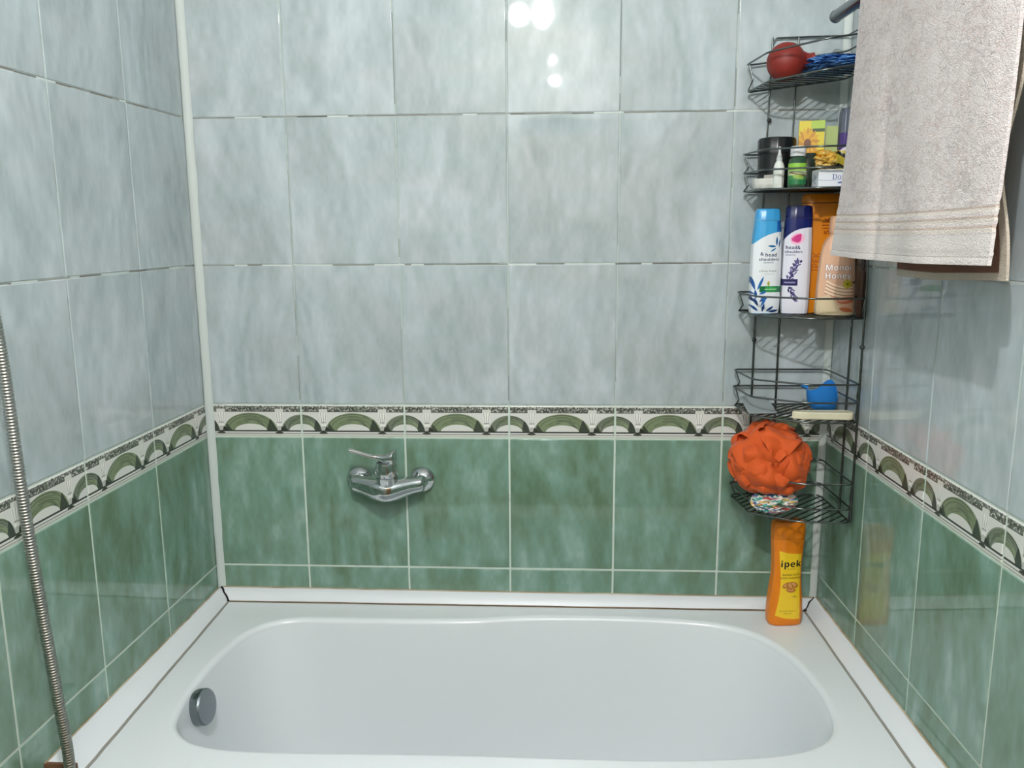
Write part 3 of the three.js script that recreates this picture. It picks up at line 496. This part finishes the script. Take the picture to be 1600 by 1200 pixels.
{ // second tier
  const y = FL[1] + UP;
  let t = thing('cream_jar', 'large black screw-lid jar at the left of the second tier', 'jar', [.579, y, .06]);
  part(t, 'body', loft([[0, .036, .036], [.002, .038, .038], [.074, .038, .038]], 40), M(0x121414, .25));
  part(t, 'lid', loft([[.0745, .0395, .0395], [.102, .0395, .0395], [.1065, .037, .037], [.1075, .034, .034]], 48), M(0x0c0f10, .3));
  const lab = gridGeo(14, 1, (u, v) => { const a = lerp(-.9, -.1, u); return [.0383 * Math.sin(a), .008 + v * .022, .0383 * Math.cos(a)]; }); part(t, 'label', lab, M(0xa9a69c, .6));

  t = thing('dropper_bottle', 'small white squeeze bottle with pointed clear tip before the black jar', 'bottle', [.5685, y, .128]);
  part(t, 'body', loft(smoothRows([[0, .0095, .0095], [.003, .0108, .0108], [.04, .0108, .0108], [.05, .0085, .0085], [.055, .0055, .0055]]), 28), M(0xd9ddd6, .35));
  part(t, 'tip', loft(smoothRows([[.055, .0055, .0055], [.06, .0058, .0058], [.072, .003, .003], [.084, .0018, .0018]]), 20), M(0xc9cdcc, .3));

  t = thing('medicine_bottle', 'small green-labelled bottle with white cap at the basket front', 'bottle', [.6, y, .15]);
  const tg = canvasTex(256, 256, (g, w, h) => { g.fillStyle = '#3f7d45'; g.fillRect(0, 0, w, h); g.fillStyle = '#86b83c'; g.fillRect(0, 0, w, 85); g.fillStyle = '#b9c79a'; g.fillRect(0, 85, w, 60); g.strokeStyle = '#6d3b22'; g.lineWidth = 12; g.beginPath(); g.moveTo(40, 105); g.quadraticCurveTo(130, 150, 256, 155); g.stroke(); g.fillStyle = '#8aa848'; g.beginPath(); g.ellipse(120, 165, 50, 26, .3, 0, 7); g.fill(); g.fillStyle = '#1f6b3c'; g.fillRect(0, 195, w, 61); });
  part(t, 'body', loft(smoothRows([[0, .016, .016, 2], [.002, .0178, .0178, 2], [.05, .0178, .0178, 2], [.058, .015, .015, 2], [.062, .0115, .0115, 2]]), 32), M(0x2d4a35, .2));
  part(t, 'label', gridGeo(30, 1, (u, v) => { const a = lerp(-1.7, 1.7, u); return [.0182 * Math.sin(a), .006 + v * .042, .0182 * Math.cos(a)]; }), plastic(tg, .4));
  part(t, 'cap', loft([[.0625, .0148, .0148], [.066, .0152, .0152], [.08, .0152, .0152], [.082, .0135, .0135]], 32), M(0xdfe1e2, .4));

  t = single('soap_dish', 'low white oval soap dish at the left end of the second tier', 'soap dish', loft(smoothRows([[0, .024, .02], [.003, .029, .024], [.018, .0315, .027], [.021, .0305, .026], [.0185, .029, .0245], [.007, .022, .018]]), 36), M(0xcfd0c8, .4), [.5535, y, .1], 0);

  t = thing('henna_box', 'upright yellow carton with a sunflower picture in the second tier', 'box', [.653, y, .05], -.25);
  const ty = canvasTex(256, 512, (g, w, h) => { g.fillStyle = '#d9c62a'; g.fillRect(0, 0, w, h); g.fillStyle = '#a9c446'; g.fillRect(120, 0, w - 120, 70); g.fillStyle = '#2c4a1e'; g.fillRect(110, 60, w - 110, 24); for (let i = 0; i < 18; i++) leaf(g, 90, 170, 125, 40, i / 18 * 6.283, i % 2 ? '#d9a51c' : '#c4881a'); g.fillStyle = '#6b3a14'; g.beginPath(); g.arc(90, 170, 36, 0, 7); g.fill(); g.fillStyle = '#e0dcc8'; g.fillRect(0, 330, w, 40); });
  const bg = new RoundedBoxGeometry(.052, .142, .026, 1, .001); bg.translate(0, .0715, 0); part(t, 'carton', bg, plastic(ty, .45));
  const sp = new THREE.BoxGeometry(.0012, .135, .0245); sp.translate(.0264, .0715, 0); part(t, 'side_panel', sp, M(0x9aa0a0, .5));

  t = single('soap_box', 'plain pale green carton behind the second tier’s yellow wrapper', 'box', (() => { const g = new RoundedBoxGeometry(.036, .132, .03, 1, .001); g.translate(0, .066, 0); return g; })(), M(0xb7c880, .5), [.7005, y, .04], -.1);

  t = thing('deodorant', 'slim violet and grey deodorant stick half hidden by the towel', 'deodorant', [.713, y, .093]);
  part(t, 'body', loft([[0, .0155, .0155, 2.4], [.002, .017, .017, 2.4], [.112, .017, .017, 2.4]], 32), plastic(canvasTex(64, 256, (g, w, h) => { g.fillStyle = '#c9c4d4'; g.fillRect(0, 0, w, h); g.fillStyle = '#4a3a78'; g.fillRect(0, 0, w, 80); g.fillStyle = '#ded9e2'; g.beginPath(); g.ellipse(w * .6, 95, 40, 34, 0, 0, 7); g.fill(); }), .35));
  part(t, 'cap', loft([[.1125, .0172, .0172, 2.4], [.155, .0165, .0165, 2.4], [.162, .013, .013, 2.4]], 32), M(0x5d6470, .3));

  t = single('soap_carton', 'long white soap carton lying at the basket front, second tier', 'box', (() => { const g = new RoundedBoxGeometry(.082, .034, .05, 1, .0012); g.translate(0, .017, 0); return g; })(), plastic(canvasTex(512, 212, (g, w, h) => { g.fillStyle = '#e7eaf0'; g.fillRect(0, 0, w, h); g.strokeStyle = '#8d9ab8'; g.lineWidth = 6; g.beginPath(); g.moveTo(0, 130); g.quadraticCurveTo(200, 150, 300, 112); g.quadraticCurveTo(400, 100, w, 70); g.stroke(); text(g, 'Dove', 270, 92, 88, '#2a3f7c', 'serif', 'normal'); g.fillStyle = '#7d8db4'; g.beginPath(); g.moveTo(230, 165); g.quadraticCurveTo(265, 130, 300, 160); g.quadraticCurveTo(265, 190, 230, 165); g.fill(); }), .4), [.673, y, .166], -.02);

  const wrapTex = (a, b, c) => dataTex(128, 128, (u, v) => { const n = vnoise(7, 7, 3)(u, v), m = vnoise(11, 9, 8)(u, v); return n > .62 ? a : m > .55 ? b : c; });
  t = single('candy_wrapper', 'crumpled yellow plastic wrapper above the white carton', 'wrapper', lumpy([.031, .017, .022], .5, 2.1, 3.3, 14, true), M(0xffffff, .3, { map: wrapTex([205, 150, 40], [222, 190, 110], [214, 170, 70]) }), [.668, y + .058, .098], .3);
  t = single('soap_bar', 'olive wrapped soap bar standing under the yellow wrapper', 'soap', (() => { const g = new RoundedBoxGeometry(.05, .04, .028, 3, .008); g.translate(0, .02, 0); return g; })(), M(0x7d7f3a, .5), [.67, y, .1], .1);
  t = single('sachet', 'yellow and black striped sachet next to the violet deodorant', 'sachet', sheetGeo(14, 14, (u, v) => [(u - .5) * .04, v * .075, .006 * Math.sin(u * 5 + v * 4) + .004 * Math.sin(v * 9)], .004), M(0xffffff, .35, { map: canvasTex(128, 256, (g, w, h) => { g.fillStyle = '#b9a638'; g.fillRect(0, 0, w, h); g.strokeStyle = '#1c1a12'; g.lineWidth = 22; for (const k of [10, 90, 200]) { g.beginPath(); g.moveTo(0, k); g.lineTo(w, k + 60); g.stroke(); } g.fillStyle = '#e9e4d4'; g.fillRect(70, 70, 50, 30); }) }), [.7065, y + .0, .122], -.15);
  t = single('face_cream_tube', 'dark green tube standing right of the green-labelled bottle', 'tube', loft(smoothRows([[0, .0095, .0095], [.012, .0098, .0098], [.014, .0125, .0125], [.05, .013, .009], [.072, .0135, .002]]), 26), M(0x1e2a20, .35), [.6325, y, .115]);
}
{ // top tier: red rubber bulb, blue mesh sponge, soap sliver
  const yb = (x) => FL[0] + .12 * (x - .63) + .0021;
  let t = thing('rubber_bulb', 'round red rubber bulb with a pale nozzle on the top tier', 'bulb', [.579, yb(.565), .1]);
  const rub = M(0x7e2116, .55);
  part(t, 'bulb', new THREE.SphereGeometry(.0385, 40, 28), rub, [0, .0385, 0]);
  const nk = loft(smoothRows([[0, .022, .022], [.012, .0155, .0155], [.02, .0145, .0145], [.026, .0155, .0155], [.028, .0125, .0125]]), 28); const n = part(t, 'neck', nk, rub, [.027, .04, .004]); n.rotation.z = -Math.PI / 2;
  const nz = part(t, 'nozzle', loft(smoothRows([[0, .009, .009], [.012, .0075, .0075], [.03, .0055, .0055], [.05, .004, .004]]), 22), M(0xd8cfae, .4), [.055, .04, .004]); nz.rotation.z = -Math.PI / 2;
  const bt = dataTex(256, 256, (u, v) => { const s = Math.sin(u * 90 + Math.sin(v * 25) * 2) * Math.sin(v * 70 + Math.sin(u * 30) * 2); return s > .25 ? [95, 150, 200] : s < -.45 ? [18, 44, 96] : [40, 92, 158]; });
  single('bath_sponge', 'crumpled blue mesh bath sponge on the top tier', 'sponge', lumpy([.056, .016, .062], .3, 1.5, 9.1, 36, true), M(0xffffff, .7, { map: bt }), [.672, yb(.672) + .018, .1], .4);
  single('soap_sliver', 'thin white sliver of soap below the red rubber bulb', 'soap', loft(smoothRows([[0, .013, .009, 2.4], [.002, .0155, .0105, 2.4], [.006, .0155, .0105, 2.4], [.008, .012, .008, 2.4]]), 28), M(0xdad8cd, .5), [.6155, yb(.6155), .063], .3);
}
{ // fourth tier: blue scoop, grey card, cream brush handle
  const y = FL[3] + UP;
  const t = thing('plastic_scoop', 'bright blue plastic scoop with a wavy rim on the fourth tier', 'scoop', [.694, y, .095], -.35);
  const bl = M(0x1e74c0, .35);
  const bowl = sheetGeo(44, 14, (u, v) => { const a = u * Math.PI * 2, k = Math.sin(v * Math.PI / 2), r = .034 * (.35 + .65 * k) * (1 + .05 * Math.cos(2 * a)); return [r * Math.sin(a), .004 + .044 * v * v + v * (.012 * Math.cos(2 * a + .6) + .008 * Math.sin(3 * a)), r * .8 * Math.cos(a)]; }, .002);
  part(t, 'bowl', bowl, bl); const bs = new THREE.CylinderGeometry(.014, .012, .004, 24); bs.translate(0, .003, 0); part(t, 'base', bs, bl);
  part(t, 'spout', sheetGeo(8, 10, (u, v) => [-.03 - v * .014, .046 + v * .006 + .006 * (2 * u - 1) ** 2, (u - .5) * .03 * (1 - .4 * v)], .002), bl);
  single('scraper_card', 'flat grey plastic card lying at the left end of the fourth tier', 'card', (() => { const g = new RoundedBoxGeometry(.062, .0025, .07, 2, .0011); g.rotateX(.36); g.translate(0, .0145, 0); return g; })(), M(0x8b9494, .4), [.5555, y, .1], .12);
  single('nail_brush', 'cream plastic brush handle lying at the fourth tier’s front', 'brush', (() => { const s = new THREE.Shape(); s.moveTo(-.058, -.003); s.quadraticCurveTo(-.05, -.013, -.02, -.012); s.lineTo(.05, -.014); s.quadraticCurveTo(.062, -.013, .062, 0); s.quadraticCurveTo(.062, .012, .045, .013); s.lineTo(-.02, .01); s.quadraticCurveTo(-.055, .009, -.058, -.003); const g = new THREE.ExtrudeGeometry(s, { depth: .01, bevelEnabled: true, bevelSize: .003, bevelThickness: .003, bevelSegments: 3, curveSegments: 10 }); g.rotateX(-Math.PI / 2); g.translate(0, .0032, 0); return g; })(), M(0xd9d3b6, .45), [.672, y, .17], -.03);
}
{ // bottom tier: orange mesh pouf over a flowered sponge
  const y = FL[4] + UP;
  const tulle = new THREE.MeshPhysicalMaterial({ color: 0xe45e0c, roughness: .8, transmission: .3, thickness: 0, side: THREE.DoubleSide });
  const t = thing('bath_pouf', 'large orange mesh bath pouf spilling over the bottom tier', 'pouf', [.583, y + .030, .115]);
  part(t, 'core', lumpy([.083, .072, .07], .16, 1.2, 5.7, 60, true), tulle, [0, .078, 0]);
  let q = 99; const r = () => { q = (q * 1664525 + 1013904223) >>> 0; return q / 4294967296; };
  const ruff = [];
  const dirs = [[-.85, .25, .45, .9], [-.3, .85, .35, 1], [.45, .6, .5, .9], [.75, -.05, .55, .9], [-.1, .15, 1, 1.05], [-.55, -.35, .75, .8], [.3, -.4, .85, .8], [-.2, .9, -.4, .9], [.7, .5, -.5, .8]];
  dirs.forEach(([dx, dy, dz, sc], k) => {
    const d = V(dx, dy, dz).normalize(), a = V(0, 1, 0).cross(d).normalize(), b = d.clone().cross(a), ph = r() * 6.28;
    ruff.push(sheetGeo(72, 14, (u, v) => { const th = u * Math.PI * 2 * .96 + ph, w = sc * (.008 + .062 * v), f = 1 + .13 * Math.sin(th * 3 + k) * v, o = .084 - .045 * v * v + .014 * Math.sin(th * 3 + k * 2) * v + .008 * Math.sin(th * 5 + k) * v * v + .006 * Math.sin(v * 7 + k); const p = V(0, .078, 0).addScaledVector(d, o).addScaledVector(a, w * f * Math.cos(th)).addScaledVector(b, w * f * Math.sin(th)); p.y = Math.max(p.y, .006); return p.toArray(); }, .0012));
  });
  part(t, 'ruffles', mergeGeometries(ruff), tulle);
  const fl = canvasTex(512, 512, (g, w, h) => { g.fillStyle = '#e6e0d8'; g.fillRect(0, 0, w, h); for (let i = 0; i < 130; i++) { const x = r() * w, yy = r() * h; for (let k = 0; k < 5; k++) leaf(g, x, yy, 20 + r() * 18, 14, k / 5 * 6.28, ['#2f5fa8', '#3f9a94', '#d98a9c', '#2c7a52', '#b8433a', '#e8c05a'][i % 6]); } });
  single('bath_sponge', 'flower-printed white cloth sponge under the orange pouf', 'sponge', lumpy([.046, .023, .026], .28, 2.0, 2.2, 30, true), M(0xffffff, .8, { map: fl }), [.588, y + .027, .150], .2);
}

// ---------------------------------------------------------------- towel rail and towels on the right wall
{
  const o = .085, yr = Y0 + 1.225, s0 = .15, s1 = 1.02;
  const b = rightP(s0, o, yr), t = thing('towel_rail', 'chrome towel rail on the side wall carrying two towels', 'towel rail', b.toArray());
  const P = (s, oo, y) => rightP(s, oo, y).sub(b);
  part(t, 'bar', capped(P(s0, o, yr), P(s1, o, yr), .0115, 24), M(0x767c7d, .25, { metalness: 1 }));
  for (const s of [s0, s1]) { const e = new THREE.SphereGeometry(.0125, 20, 14); const p = P(s, o, yr); e.translate(p.x, p.y, p.z); part(t, 'end_cap', e, M(0x868c8d, .3, { metalness: 1 })); }
  for (const s of [.235, .95]) { part(t, 'bracket', capped(P(s, 0, yr), P(s, o, yr), .007, 16), chrome); part(t, 'flange', capped(P(s, 0, yr), P(s, .006, yr), .022, 24), chrome); }

  const paisley = canvasTex(1024, 2048, (g, w, h) => {
    g.fillStyle = '#e3dddb'; g.fillRect(0, 0, w, h); let q = 5; const r = () => { q = (q * 1664525 + 1013904223) >>> 0; return q / 4294967296; };
    for (let i = 0; i < 2600; i++) { g.strokeStyle = ['rgba(172,162,156,.17)', 'rgba(182,166,158,.18)', 'rgba(240,236,233,.3)', 'rgba(216,192,184,.2)', 'rgba(150,146,143,.13)'][i % 5]; g.lineWidth = 3 + r() * 9; const x = r() * w, y = r() * h, s = 10 + r() * 42, a = r() * 6.28; g.save(); g.translate(x, y); g.rotate(a); g.beginPath(); g.moveTo(0, 0); g.bezierCurveTo(s, -s * .7, s * 1.8, s * .5, s * .6, s * .8); g.bezierCurveTo(-s * .2, s, -s * .3, s * .3, s * .3, s * .2); g.stroke(); g.restore(); }
    for (let i = 0; i < 14000; i++) { g.fillStyle = r() < .5 ? 'rgba(150,140,134,.3)' : 'rgba(250,246,242,.4)'; g.fillRect(r() * w, r() * h, 2 + r() * 3, 2 + r() * 3); }
    const band = (v0, v1, c) => { g.fillStyle = c; g.fillRect(0, h * (1 - v1), w, h * (v1 - v0)); };
    band(0, .052, '#e6e2de'); for (const v of [.055, .072, .089]) { band(v, v + .007, '#ece5dc'); band(v + .007, v + .011, '#d0c0b3'); }
    g.strokeStyle = '#b3aca6'; g.lineWidth = 4; g.beginPath(); g.moveTo(0, h * (1 - .014)); g.lineTo(w, h * (1 - .014)); g.stroke();
  });
  const terry = dataTex(512, 512, (() => { const a = vnoise(256, 256, 4), c = vnoise(120, 120, 14), d = vnoise(30, 30, 21); return (u, v) => { const t = (a(u, v) * .45 + c(u, v) * .3 + d(u, v) * .25) * 255; return [t, t, t]; }; })(), false); terry.repeat.set(2, 4);
  const cloth = M(0xe6e2e1, .95, { map: paisley, bumpMap: terry, bumpScale: .0017 });
  // outer towel: v runs from the front hem up, over the rail and down behind
  const yF = Y0 + .772, R = .0195, Lf = yr - yF, La = Math.PI * R, Lb = .22, LT = Lf + La + Lb;
  const outer = (u, v) => {
    const d = v * LT; let oo, y;
    if (d < Lf) { y = yF + d; const k = 1 - d / Lf; oo = o + R + .019 * k * k; } else if (d < Lf + La) { const a = (d - Lf) / R; oo = o + R * Math.cos(a); y = yr + R * Math.sin(a); } else { y = yr - (d - Lf - La); oo = o - R; }
    const fr = clamp((Lf - d) / Lf), s = lerp(.333, d > Lf + La ? .838 - .09 * clamp((d - Lf - La) / .05) : .838, u) + fr * lerp(-.012, .024, u);
    if (d < Lf) { oo += fr * (.0035 * Math.sin(u * 9 + 1) + .003 * Math.sin(u * 17 - fr * 3) - .0045 * Math.exp(-(((u - .27 - .06 * fr) / .018) ** 2))); const hh = d; for (const c of [.046, .061, .076]) oo += .0013 * Math.exp(-(((hh - c) / .0035) ** 2)); oo -= .0015 * Math.exp(-(((hh - .012) / .002) ** 2)); y += fr * fr * (-.006 - .004 * Math.sin(u * Math.PI) + .004 * u); }
    return rightP(s, oo, y).toArray();
  };
  const mk = (name, label, f, nu, nv, mat, thk) => { const g = sheetGeo(nu, nv, f, thk); g.computeBoundingBox(); const c = g.boundingBox.getCenter(V(0, 0, 0)); c.y = g.boundingBox.min.y; g.translate(-c.x, -c.y, -c.z); return single(name, label, 'towel', g, mat, c.toArray()); };
  mk('towel', 'off-white paisley terry towel draped over the chrome rail', outer, 60, 170, cloth, .005);
  const brown = canvasTex(512, 1024, (g, w, h) => {
    g.fillStyle = '#b9a99a'; g.fillRect(0, 0, w, h); let q = 15; const r = () => { q = (q * 1664525 + 1013904223) >>> 0; return q / 4294967296; };
    g.fillStyle = '#7a5444'; g.fillRect(0, 0, w * .95, h * .988);
    for (let i = 0; i < 240; i++) { g.fillStyle = ['rgba(90,52,40,.6)', 'rgba(150,112,94,.5)', 'rgba(60,36,30,.5)'][i % 3]; g.beginPath(); g.ellipse(r() * w * .94, r() * h * .96, 8 + r() * 26, 6 + r() * 18, r() * 3, 0, 7); g.fill(); }
    g.fillStyle = '#c4b8a8'; g.fillRect(0, h * .988, w, h); g.fillRect(w * .95, 0, w, h);
  });
  const ri = .0138, iF = .36, ia = Math.PI * ri, iB = yr - (Y0 + .737), IT = iF + ia + iB;
  const inner = (u, v) => {
    const d = (1 - v) * IT; let oo, y, sr = .80;
    if (d < iF) { y = yr - iF + d; oo = o + ri; } else if (d < iF + ia) { const a = (d - iF) / ri; oo = o + ri * Math.cos(a); y = yr + ri * Math.sin(a); }
    else { const e = d - iF - ia, k = e / iB; y = yr - e; oo = o - ri - .006 * k + .005 * k * Math.sin(u * 8); sr = .80 - .034 * Math.exp(-(((k - .68) / .16) ** 2)) + .008 * k; y += k * k * .018 * Math.max(0, u - .4); }
    return rightP(lerp(.47, sr, u), oo, y).toArray();
  };
  mk('towel', 'brown towel with beige hem showing beneath the off-white one', inner, 40, 120, M(0xffffff, .95, { map: brown, bumpMap: terry, bumpScale: .002 }), .004);
}

scene.traverse(o => { if (o.isMesh) { o.castShadow = true; o.receiveShadow = true; if (o.material.side !== THREE.DoubleSide) o.material.side = THREE.DoubleSide; } });
console.log('tiles', tileCount);
renderer.render(scene, camera);
